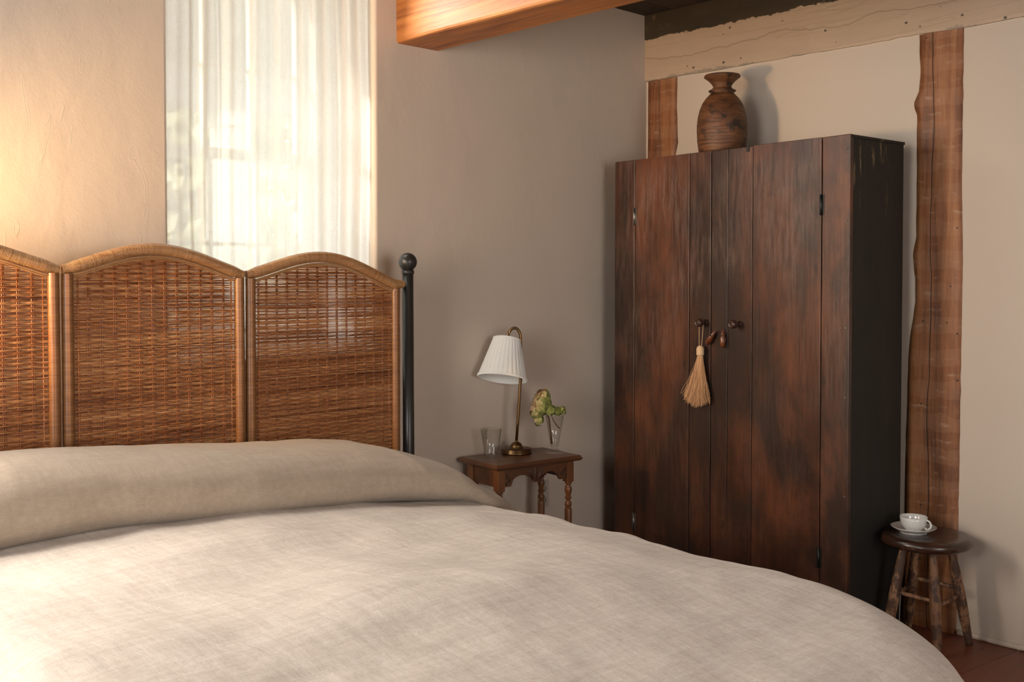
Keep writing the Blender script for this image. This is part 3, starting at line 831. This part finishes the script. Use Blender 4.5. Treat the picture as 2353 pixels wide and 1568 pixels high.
for k in range(520):
    a=rnd.uniform(0,2*PI); rr=math.sqrt(rnd.random()); x1=.078*rr*math.cos(a)+.017; y1=.024*rr*math.sin(a)
    L=rnd.uniform(.210,.245)*(1-.10*abs(rr*math.cos(a))); 
    if rnd.random()<.06: x1*=1.35; L*=.9
    P=[]; s1_,s2_=rnd.uniform(0,9),rnd.uniform(0,9); am=rnd.uniform(.0015,.0042)
    for q in range(11):
        t=q/10; sp=t**1.25
        P.append((.013*rr*math.cos(a)*(1-t)+x1*sp+am*math.sin(t*16+s1_)*t,.005+.011*rr*math.sin(a)*(1-t)+y1*sp+am*math.sin(t*14+s2_)*t,zk-.144-L*t))
    b.tube(P,.00085,3,rnd.random(),caps=False)
b.build('fringe',M['fringe'],tas)

# urn on the wardrobe
prof=[(.001,0),(.098,0),(.104,.006),(.110,.03),(.1155,.07),(.1175,.115),(.117,.145),(.113,.18),(.104,.215),(.092,.245),(.078,.266),(.062,.283),(.055,.290),(.053,.294),(.063,.301),(.064,.304),(.050,.311),(.043,.318),(.043,.326),(.050,.338),(.066,.354),(.083,.366),(.084,.371),(.080,.377),(.075,.377),(.060,.362),(.040,.340),(.034,.325),(.034,.30),(.05,.27),(.001,.26)]
b=MB(); b.lathe(prof,72,(0,0,0),rf=lambda a,z:1+.006*math.sin(a*2+z*9))
o=b.build('wooden_urn',M['urn'],loc=(4.146,2.930,WH+.0005)); tag(o,'turned brown wooden urn with flared rim standing on top of the wardrobe','urn')

# ------------------------------------------------------------ nightstand
NA=-.124; NXY=(3.018,3.268); NW=.475; ND=.29; NH=.705
ns=empty('nightstand',(*NXY,0),NA,label='small walnut side table with carved apron and turned legs, between bed and wardrobe',cat='table')
b=MB()
def rr(inset): return [(inset,inset),(NW-inset,inset),(NW-inset,ND-inset),(inset,ND-inset)]
lv=[(.010,.681),(.004,.684),(.001,.688),(.0,.692),(.0,.696),(.004,.699),(.005,.702),(.008,.705)]
for ins,z in lv:
    for x,y in rr(ins): b.v.append(Vector((x,y,z)))
for j in range(len(lv)-1):
    for k in range(4): a=j*4+k; c=j*4+(k+1)%4; b.quad([(a,c,c+4,a+4)])
b.quad([(3,2,1,0)]); e=(len(lv)-1)*4; b.quad([(e,e+1,e+2,e+3)])
b.build('tabletop',M['ns'],ns,bevel=.0012)
LG=.036
cor=[(.028,.028),(NW-.028-LG,.028),(NW-.028-LG,ND-.028-LG),(.028,ND-.028-LG)]
for (x,y) in cor:
    b=MB(); b.box(x,x+LG,y,y+LG,.585,.681,.5)
    c=(x+LG/2,y+LG/2,0); zt=.585
    pr=[(.013,.0),(.0165,-.004),(.0165,-.008),(.011,-.012),(.0105,-.018),(.0145,-.025),(.017,-.034),(.0165,-.044),(.013,-.054),(.0105,-.064),(.0105,-.068),(.016,-.072),(.0165,-.075),(.011,-.080),(.009,-.085),(.011,-.090),(.0165,-.099),(.0165,-.107),(.012,-.114),(.0105,-.117),(.015,-.121),(.0165,-.128),(.0160,-.20),(.0145,-.38),(.0125,-.47),(.015,-.478),(.0155,-.485),(.011,-.492),(.013,-.51),(.0145,-.53),(.011,-.56),(.009,-.585)]
    b.lathe([(r,zt+z) for r,z in pr][::-1],24,c,.5)
    b.build('leg',M['nsz'],ns,bevel=.0015)
# carved front apron
def apron_pts(x0,x1,zt,drop,arch):
    P=[(x0,zt),(x0,zt-drop)]
    n=16; mid=(x0+x1)/2; l=.045
    P+=[(x0+l*.85,zt-drop),(x0+l,zt-drop+.010),(x0+l+.004,zt-drop+.022)]
    a,c=x0+l+.004,mid-.022
    for k in range(1,n): t=k/n; P.append((lerp(a,c,t),zt-drop+.022+(arch)*math.sin(PI*t)**.6-.006*t))
    P+=[(mid-.022,zt-drop+.020),(mid-.010,zt-drop+.006),(mid,zt-drop+.003),(mid+.010,zt-drop+.006),(mid+.022,zt-drop+.020)]
    a,c=mid+.022,x1-l-.004
    for k in range(1,n): t=k/n; P.append((lerp(a,c,t),zt-drop+.016+(arch)*math.sin(PI*t)**.6+.006*t))
    P+=[(x1-l-.004,zt-drop+.022),(x1-l,zt-drop+.010),(x1-l*.85,zt-drop),(x1,zt-drop),(x1,zt)]
    return P
x0,x1=.028+LG-.002,NW-.028-LG+.002
ap=apron_pts(x0,x1,.683,.082,.024)
b=MB(); b.prism(ap,'y',.036,.052,.4); fa=b.build('carved_apron',M['ns'],ns,bevel=.0012)
mid=(x0+x1)/2
for k,(dx,an,ln) in enumerate(((-.024,R(-20),.026),(0,0,.033),(.024,R(20),.026))):
    b=MB(); MM=Matrix.Rotation(an,4,'Y')
    b.sphere((mid+dx,.036,.640),.01,14,10,.3,(.75,.45,ln/.01),MM); b.build('carved_leaf',M['nsd'],fa)
for sx in (x0+.012,x1-.012):
    for dx,dz in ((.004,.045),(.018 if sx<mid else -.018,.028),(.0,.016)):
        b=MB(); b.sphere((sx+(dx if sx<mid else (dx if dx<0 else -dx)),.036,.601+dz),.0075,12,8,.3,(1,.5,1.1)); b.build('carved_seed',M['nsd'],fa)
b=MB(); b.box(.036,.052,.028+LG-.002,ND-.028-LG+.002,.600,.681,.2); b.build('side_apron',M['ns'],ns,bevel=.001)
b=MB(); b.box(NW-.052,NW-.036,.028+LG-.002,ND-.028-LG+.002,.600,.681,.7); b.build('side_apron',M['ns'],ns,bevel=.001)
b=MB(); b.box(x0,x1,ND-.052,ND-.036,.620,.681,.6); b.build('back_apron',M['ns'],ns,bevel=.001)

# table lamp
lp=empty('table_lamp',(3.312,3.455,NH),label='brass table lamp with curved neck and white pleated shade on the side table',cat='lamp')
b=MB(); b.lathe([(.001,0),(.068,0),(.0695,.002),(.0695,.006),(.068,.008),(.068,.021),(.0665,.023),(.001,.0235)],56); b.build('base',M['brass_dark'],lp)
b=MB(); b.lathe([(.031,.0232),(.031,.026),(.0285,.0275)]+[(.0285*math.cos(t),.0275+.026*math.sin(t)) for t in [PI/2*k/8 for k in range(1,8)]]+[(.0075,.0545),(.0075,.058),(.001,.058)],36); b.build('dome',M['brass'],lp)
# stem: leans right and curls over to the left; image-plane direction on the floor plan
ux=Vector((.725,-.689,0))
def LP(a,z,d=0.): return Vector((0,0,z))+ux*a+Vector((-.689,-.725,0))*d
P=[LP(0,.055),LP(.006,.14),LP(.012,.23),LP(.0175,.33),LP(.019,.42),LP(.0195,.50)]
for k in range(0,21):
    an=PI*k/20*.96; P.append(LP(.0195-.029+.029*math.cos(an),.522+.048*math.sin(an),.0))
P.append(LP(-.040,.512))
b=MB(); b.tube(P,.0064,16); b.build('stem',M['brass'],lp)
# shade: axis tilted slightly
top_c=LP(-.043,.520); axis=(LP(-.021,0,.050)-LP(0,0))+Vector((0,0,-.176)); axis.normalize()
q=Vector((0,0,-1)).rotation_difference(axis).to_matrix().to_4x4()
NP=30
def pleat(a,z): 
    return 1+.018*abs(math.sin(a*NP/2))-.006
b=MB(); H=.184
prof=[(lerp(.062,.112,t),-H*t) for t in [k/10 for k in range(11)]]
b.lathe(prof,360,tuple(top_c),0,q,rf=lambda a,z:1+(.030*(abs(math.sin(a*NP/2))**.6)-.02)*(sm(0,.015,-z)*sm(0,.02,H+z)),caps=False)
inner=[(r-.003,z) for r,z in prof][::-1]; b.lathe(inner,120,tuple(top_c),0,q,caps=False)
b.lathe([(.112,-H),(.109,-H)],120,tuple(top_c),0,q,caps=False)
sh=b.build('lamp_shade',M['shade'],lp)
b=MB()
for r,z in ((.0625,-.004),(.1125,-H+.004)):
    b=MB(); b.lathe([(r-.0005,z-.006),(r+.0015,z-.004),(r+.0015,z+.004),(r-.0005,z+.006)],80,tuple(top_c),0,q,caps=False)
    b.build('shade_trim',M['shade'],sh)
b=MB(); 
for k in range(3):
    a=2*PI*k/3+.4; b.tube([top_c+Vector((0,0,-.002)),top_c+(q@Vector((.061*math.cos(a),.061*math.sin(a),-.003)))],.0012,6)
b.lathe([(.001,.0),(.012,-.001),(.012,-.05),(.001,-.052)],20,tuple(top_c),0,q); b.build('lamp_holder',M['brass'],sh)
b=MB(); b.sphere(tuple(top_c+axis*.085),.028,20,12); b.build('bulb',M['china'],sh)
# cord running down behind the table
b=MB(); P=[(.0,.064,.006),(.02,.090,.004),(.05,.098,-.03),(.06,.100,-.10),(.045,.098,-.16),(.02,.098,-.22),(-.015,.095,-.28),(-.05,.09,-.36)]
PP=[]
for i in range(len(P)-1):
    for t in range(6):
        u=t/6; p0=Vector(P[max(i-1,0)]);p1=Vector(P[i]);p2=Vector(P[i+1]);p3=Vector(P[min(i+2,len(P)-1)])
        PP.append(.5*((2*p1)+(p2-p0)*u+(2*p0-5*p1+4*p2-p3)*u*u+(3*p1-p0-3*p2+p3)*u**3))
b.tube(PP,.0022,8); b.build('cord',M['cable'],lp)

# tumbler
def lathe_shell(outer,inner): return outer+inner[::-1]
b=MB(); out=[(.001,0),(.029,0),(.031,.0015),(.0325,.006),(.0475,.123)]; inn=[(.001,.008),(.029,.0085),(.0305,.012),(.0463,.123)]
b.lathe(out+inn[::-1],56,caps=False); o=b.build('drinking_glass',M['glass'],loc=(3.175,3.475,NH+.0005)); tag(o,'empty clear glass tumbler on the side table beside the lamp base','glass')
# footed glass vase
b=MB(); out=[(.001,0),(.044,0),(.0455,.0015),(.044,.0035),(.026,.010),(.013,.017),(.012,.022),(.0165,.028),(.0195,.036),(.0425,.172)]
inn=[(.001,.032),(.015,.034),(.018,.040),(.0408,.172)]
b.lathe(out+inn[::-1],56,caps=False,rf=lambda a,z:1+.008*math.cos(a*10)*(1 if z>.03 and z<.15 else 0))
VX,VY=3.447,3.345
o=b.build('glass_vase',M['glass'],loc=(VX,VY,NH+.0005)); tag(o,'clear footed glass vase holding the hydrangea, on the right of the side table','vase')
# hydrangea
hy=empty('hydrangea_stem',(VX,VY,NH+.0005),label='single green and blush dried hydrangea bloom standing in the glass vase',cat='flower')
def HP(a,z,d=0.): return ux*a+Vector((-.689,-.725,0))*d+Vector((0,0,z))
b=MB()
b.tube([HP(-.012,.040,.002),HP(-.018,.09,.002),HP(-.025,.15,.004),HP(-.032,.18,.006),HP(-.04,.20,.01)],[.0045,.0045,.004,.0035,.003],8)
b.tube([HP(.024,.110),HP(.010,.125,.004),HP(-.006,.150,.006),HP(-.016,.175,.008),HP(-.03,.205,.012)],[.0026,.0024,.0022,.002,.0018],8)
b.tube([HP(-.02,.178,.01),HP(.0,.185,.012),HP(.025,.195,.012),HP(.042,.200,.012)],[.0018,.0016,.0014,.001],6)
b.build('stem',M['stem'],hy)
b=MB(); rnd=random.Random(11)
def floret(c,nrm,s,val):
    nrm=nrm.normalized(); u=nrm.orthogonal().normalized(); w=nrm.cross(u); a0=rnd.uniform(0,PI)
    for k in range(4):
        a=a0+PI/2*k; d=u*math.cos(a)+w*math.sin(a); e=nrm.cross(d); n=len(b.v); vv=min(1,max(0,val+rnd.uniform(-.1,.1)))
        rows=[(0,.10),(.35,.42),(.75,.48),(1.,.18)]
        for t,wd in rows:
            lift=nrm*(s*(.25*t-.30*t*t)); 
            b.v+= [c+d*s*t+lift-e*s*wd, c+d*s*t+lift-nrm*s*.06, c+d*s*t+lift+e*s*wd]
        for j in range(3):
            for i in range(2): q=n+j*3+i; b.quad([(q,q+1,q+4,q+3)],vv,True)
def cluster(c,rx,rz,n,tone):
    for k in range(n):
        d=Vector((rnd.gauss(0,1),rnd.gauss(0,1),rnd.gauss(0,1))).normalized(); c0=c+Vector((0,0,-.010))
        p=c0+Vector((d.x*rx,d.y*rx,d.z*rz))*rnd.uniform(.82,1.05)
        lft=-(d.dot(ux)); val=tone+.34*lft+.18*d.z+rnd.uniform(-.1,.1)
        floret(p,d+Vector((rnd.uniform(-.4,.4),rnd.uniform(-.4,.4),rnd.uniform(-.3,.3))),rnd.uniform(.0105,.0155),val)
cluster(HP(-.058,.235,.012),.042,.050,120,.50)
cluster(HP(-.050,.270,.012),.030,.032,60,.66)
cluster(HP(-.083,.200,.012),.030,.035,60,.66)
cluster(HP(-.072,.160,.012),.020,.028,36,.52)
cluster(HP(-.020,.205,.012),.026,.022,44,.25)
cluster(HP(.015,.200,.012),.018,.014,20,.2)
cluster(HP(.036,.205,.012),.013,.015,14,.2)
b.build('flower_head',M['petal'],hy)

# wall outlet
ol=empty('wall_outlet',(3.617,YW,.455),label='ivory electrical wall outlet low on the wall behind the side table legs',cat='outlet')
b=MB(); b.box(-.037,.037,-.005,0,-.066,.066); b.build('cover_plate',M['plastic'],ol,bevel=.002)
for dz in (-.028,.028):
    b=MB(); MM=Matrix.Rotation(PI/2,4,'X'); b.lathe([(.001,.004),(.0165,.004),(.0165,.008),(.001,.008)],24,(0,0,dz),0,MM); s_=b.build('socket',M['plastic'],ol)
    b=MB()
    for dx in (-.006,.006): b.box(dx-.001,dx+.001,-.0085,-.0075,dz-.001,dz+.007)
    b.tube([(0,-.0085,dz-.008),(0,-.0075,dz-.008)],.0024,10); b.build('slot',M['dark_hole'],s_)

# ------------------------------------------------------------ stool, saucer, cup
SX,SY=4.166,1.935
st=empty('stool',(SX,SY,0),label='round worn wooden stool with four splayed legs in front of the timber post',cat='stool')
b=MB(); b.lathe([(.001,.412),(.142,.413),(.162,.417),(.174,.426),(.1775,.436),(.175,.447),(.167,.456),(.160,.460),(.12,.459),(.001,.457)],72); b.build('seat',M['stool_seat'],st)
feet=[(-.104,-.100),(.142,-.120),(.118,.132),(-.125,.112)]; legs=[]
for k,(fx,fy) in enumerate(feet):
    A=Vector((fx*.54,fy*.54,.420)); B=Vector((fx,fy,0)); P=[];Rr=[]
    pr=[(0,.0125),(.12,.0155),(.30,.0195),(.52,.0225),(.66,.021),(.85,.0175),(1,.0145)]
    for j in range(29):
        t=j/28; P.append(A.lerp(B,t)); Rr.append(interp(pr,t)+.0006*N3(t*9,k))
    b=MB(); b.tube(P,Rr,18,k*.23); legs.append((A,B)); b.build('leg',M['stool_leg'],st)
def lpnt(k,z): A,B=legs[k]; return A.lerp(B,(A.z-z)/(A.z-B.z))
for (i,j,z) in ((0,3,.215),(0,1,.195),(1,2,.235),(3,2,.205)):
    b=MB(); p,q_=lpnt(i,z),lpnt(j,z+.01); b.tube([p.lerp(q_,t) for t in (0.,.1,.3,.5,.7,.9,1.)],[.007,.0075,.0085,.009,.0085,.0075,.007],12,.4+i*.2); b.build('rung',M['stool_leg'],st)
sc=(4.158,1.985); zs=.4585
b=MB(); b.lathe([(.001,.0015),(.048,.0015),(.048,0),(.053,0),(.053,.004),(.066,.010),(.083,.020),(.0885,.025),(.0895,.0265),(.0875,.0268),(.081,.0215),(.065,.0125),(.051,.0075),(.001,.0065)],64)
o=b.build('saucer',M['china'],loc=(*sc,zs)); tag(o,'white china saucer under the teacup on the wooden stool','saucer')
cu=empty('teacup',(*sc,zs+.0068),label='white china teacup with a looped handle standing on the saucer',cat='cup')
b=MB(); out=[(.001,.001),(.025,.001),(.027,0),(.029,.001),(.030,.005),(.041,.015),(.049,.029),(.053,.046),(.0545,.060)]; inn=[(.001,.006),(.026,.008),(.039,.017),(.047,.031),(.0512,.047),(.0528,.060)]
b.lathe(out+inn[::-1],64,caps=False); b.build('cup_body',M['china'],cu)
hd=Vector((math.cos(R(-90)),math.sin(R(-90)),0)); P=[]
for k in range(17):
    a=R(100)-R(215)*k/16; P.append(hd*(.057+.016*math.cos(a))+Vector((0,0,.033+.018*math.sin(a))))
P[0]=hd*.052+Vector((0,0,.048)); P[-1]=hd*.0455+Vector((0,0,.022))
b=MB(); b.tube(P,.0036,12,flat=1.2); b.build('handle',M['china'],cu)

# ------------------------------------------------------------ lights
def area(name,loc,target,sx,sy,power,col):
    l=bpy.data.lights.new(name,'AREA'); l.shape='RECTANGLE'; l.size=sx; l.size_y=sy; l.energy=power; l.color=col
    o=bpy.data.objects.new(name,l); COL.objects.link(o); o.location=loc
    d=Vector(target)-Vector(loc); o.rotation_euler=d.to_track_quat('-Z','Y').to_euler(); return o
area('added_key_light',(-.05,YW+.02,2.0),(1.6,1.7,.9),.85,1.4,88,(1.,.94,.86))  # added key light in an unseen opening left of the bed
area('added_light_window_1',(2.17,YW-.035,2.63),(2.05,1.0,2.25),.84,.20,13,(1.,.95,.88))  # added light at the curtain top, boosts the daylight over the bed
area('added_fill_left',(XW-.06,1.1,1.6),(2.5,1.3,1.2),1.5,1.5,44,(1.,.94,.87))  # added fill in an unseen opening of the left wall
area('added_fill_front',(1.05,YS-.06,1.6),(2.2,2.5,1.2),1.6,1.5,20,(1.,.93,.86))  # added fill behind the camera, in an unseen opening
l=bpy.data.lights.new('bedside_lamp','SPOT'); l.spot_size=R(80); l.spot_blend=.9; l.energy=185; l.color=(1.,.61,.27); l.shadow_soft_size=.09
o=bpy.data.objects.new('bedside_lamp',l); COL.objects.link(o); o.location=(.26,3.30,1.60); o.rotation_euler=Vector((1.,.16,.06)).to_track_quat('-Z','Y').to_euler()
sun=bpy.data.lights.new('sun','SUN'); sun.energy=6.; sun.angle=R(3); sun.color=(1.,.96,.90)
o=bpy.data.objects.new('sun',sun); COL.objects.link(o); o.rotation_euler=Vector((.80,-.42,-.50)).to_track_quat('-Z','Y').to_euler()
w=bpy.data.worlds.new('world'); S.world=w; w.use_nodes=True
bg=w.node_tree.nodes['Background']; bg.inputs[0].default_value=(.99,.98,.98,1); bg.inputs[1].default_value=8.4

# ------------------------------------------------------------ camera
cam=bpy.data.cameras.new('camera'); co=bpy.data.objects.new('camera',cam); COL.objects.link(co)
cam.sensor_width=36.; cam.lens=2427./2353*36; cam.shift_y=-(784-705.3)/2353; cam.shift_x=0.
co.location=(0,0,1.5); co.rotation_euler=(R(90-1.54),0,R(-43.55)); cam.clip_start=.02
S.camera=co
vs=S.view_settings; vs.view_transform='Standard'; vs.look='None'; vs.gamma=1.; vs.use_curve_mapping=False; vs.exposure=0.
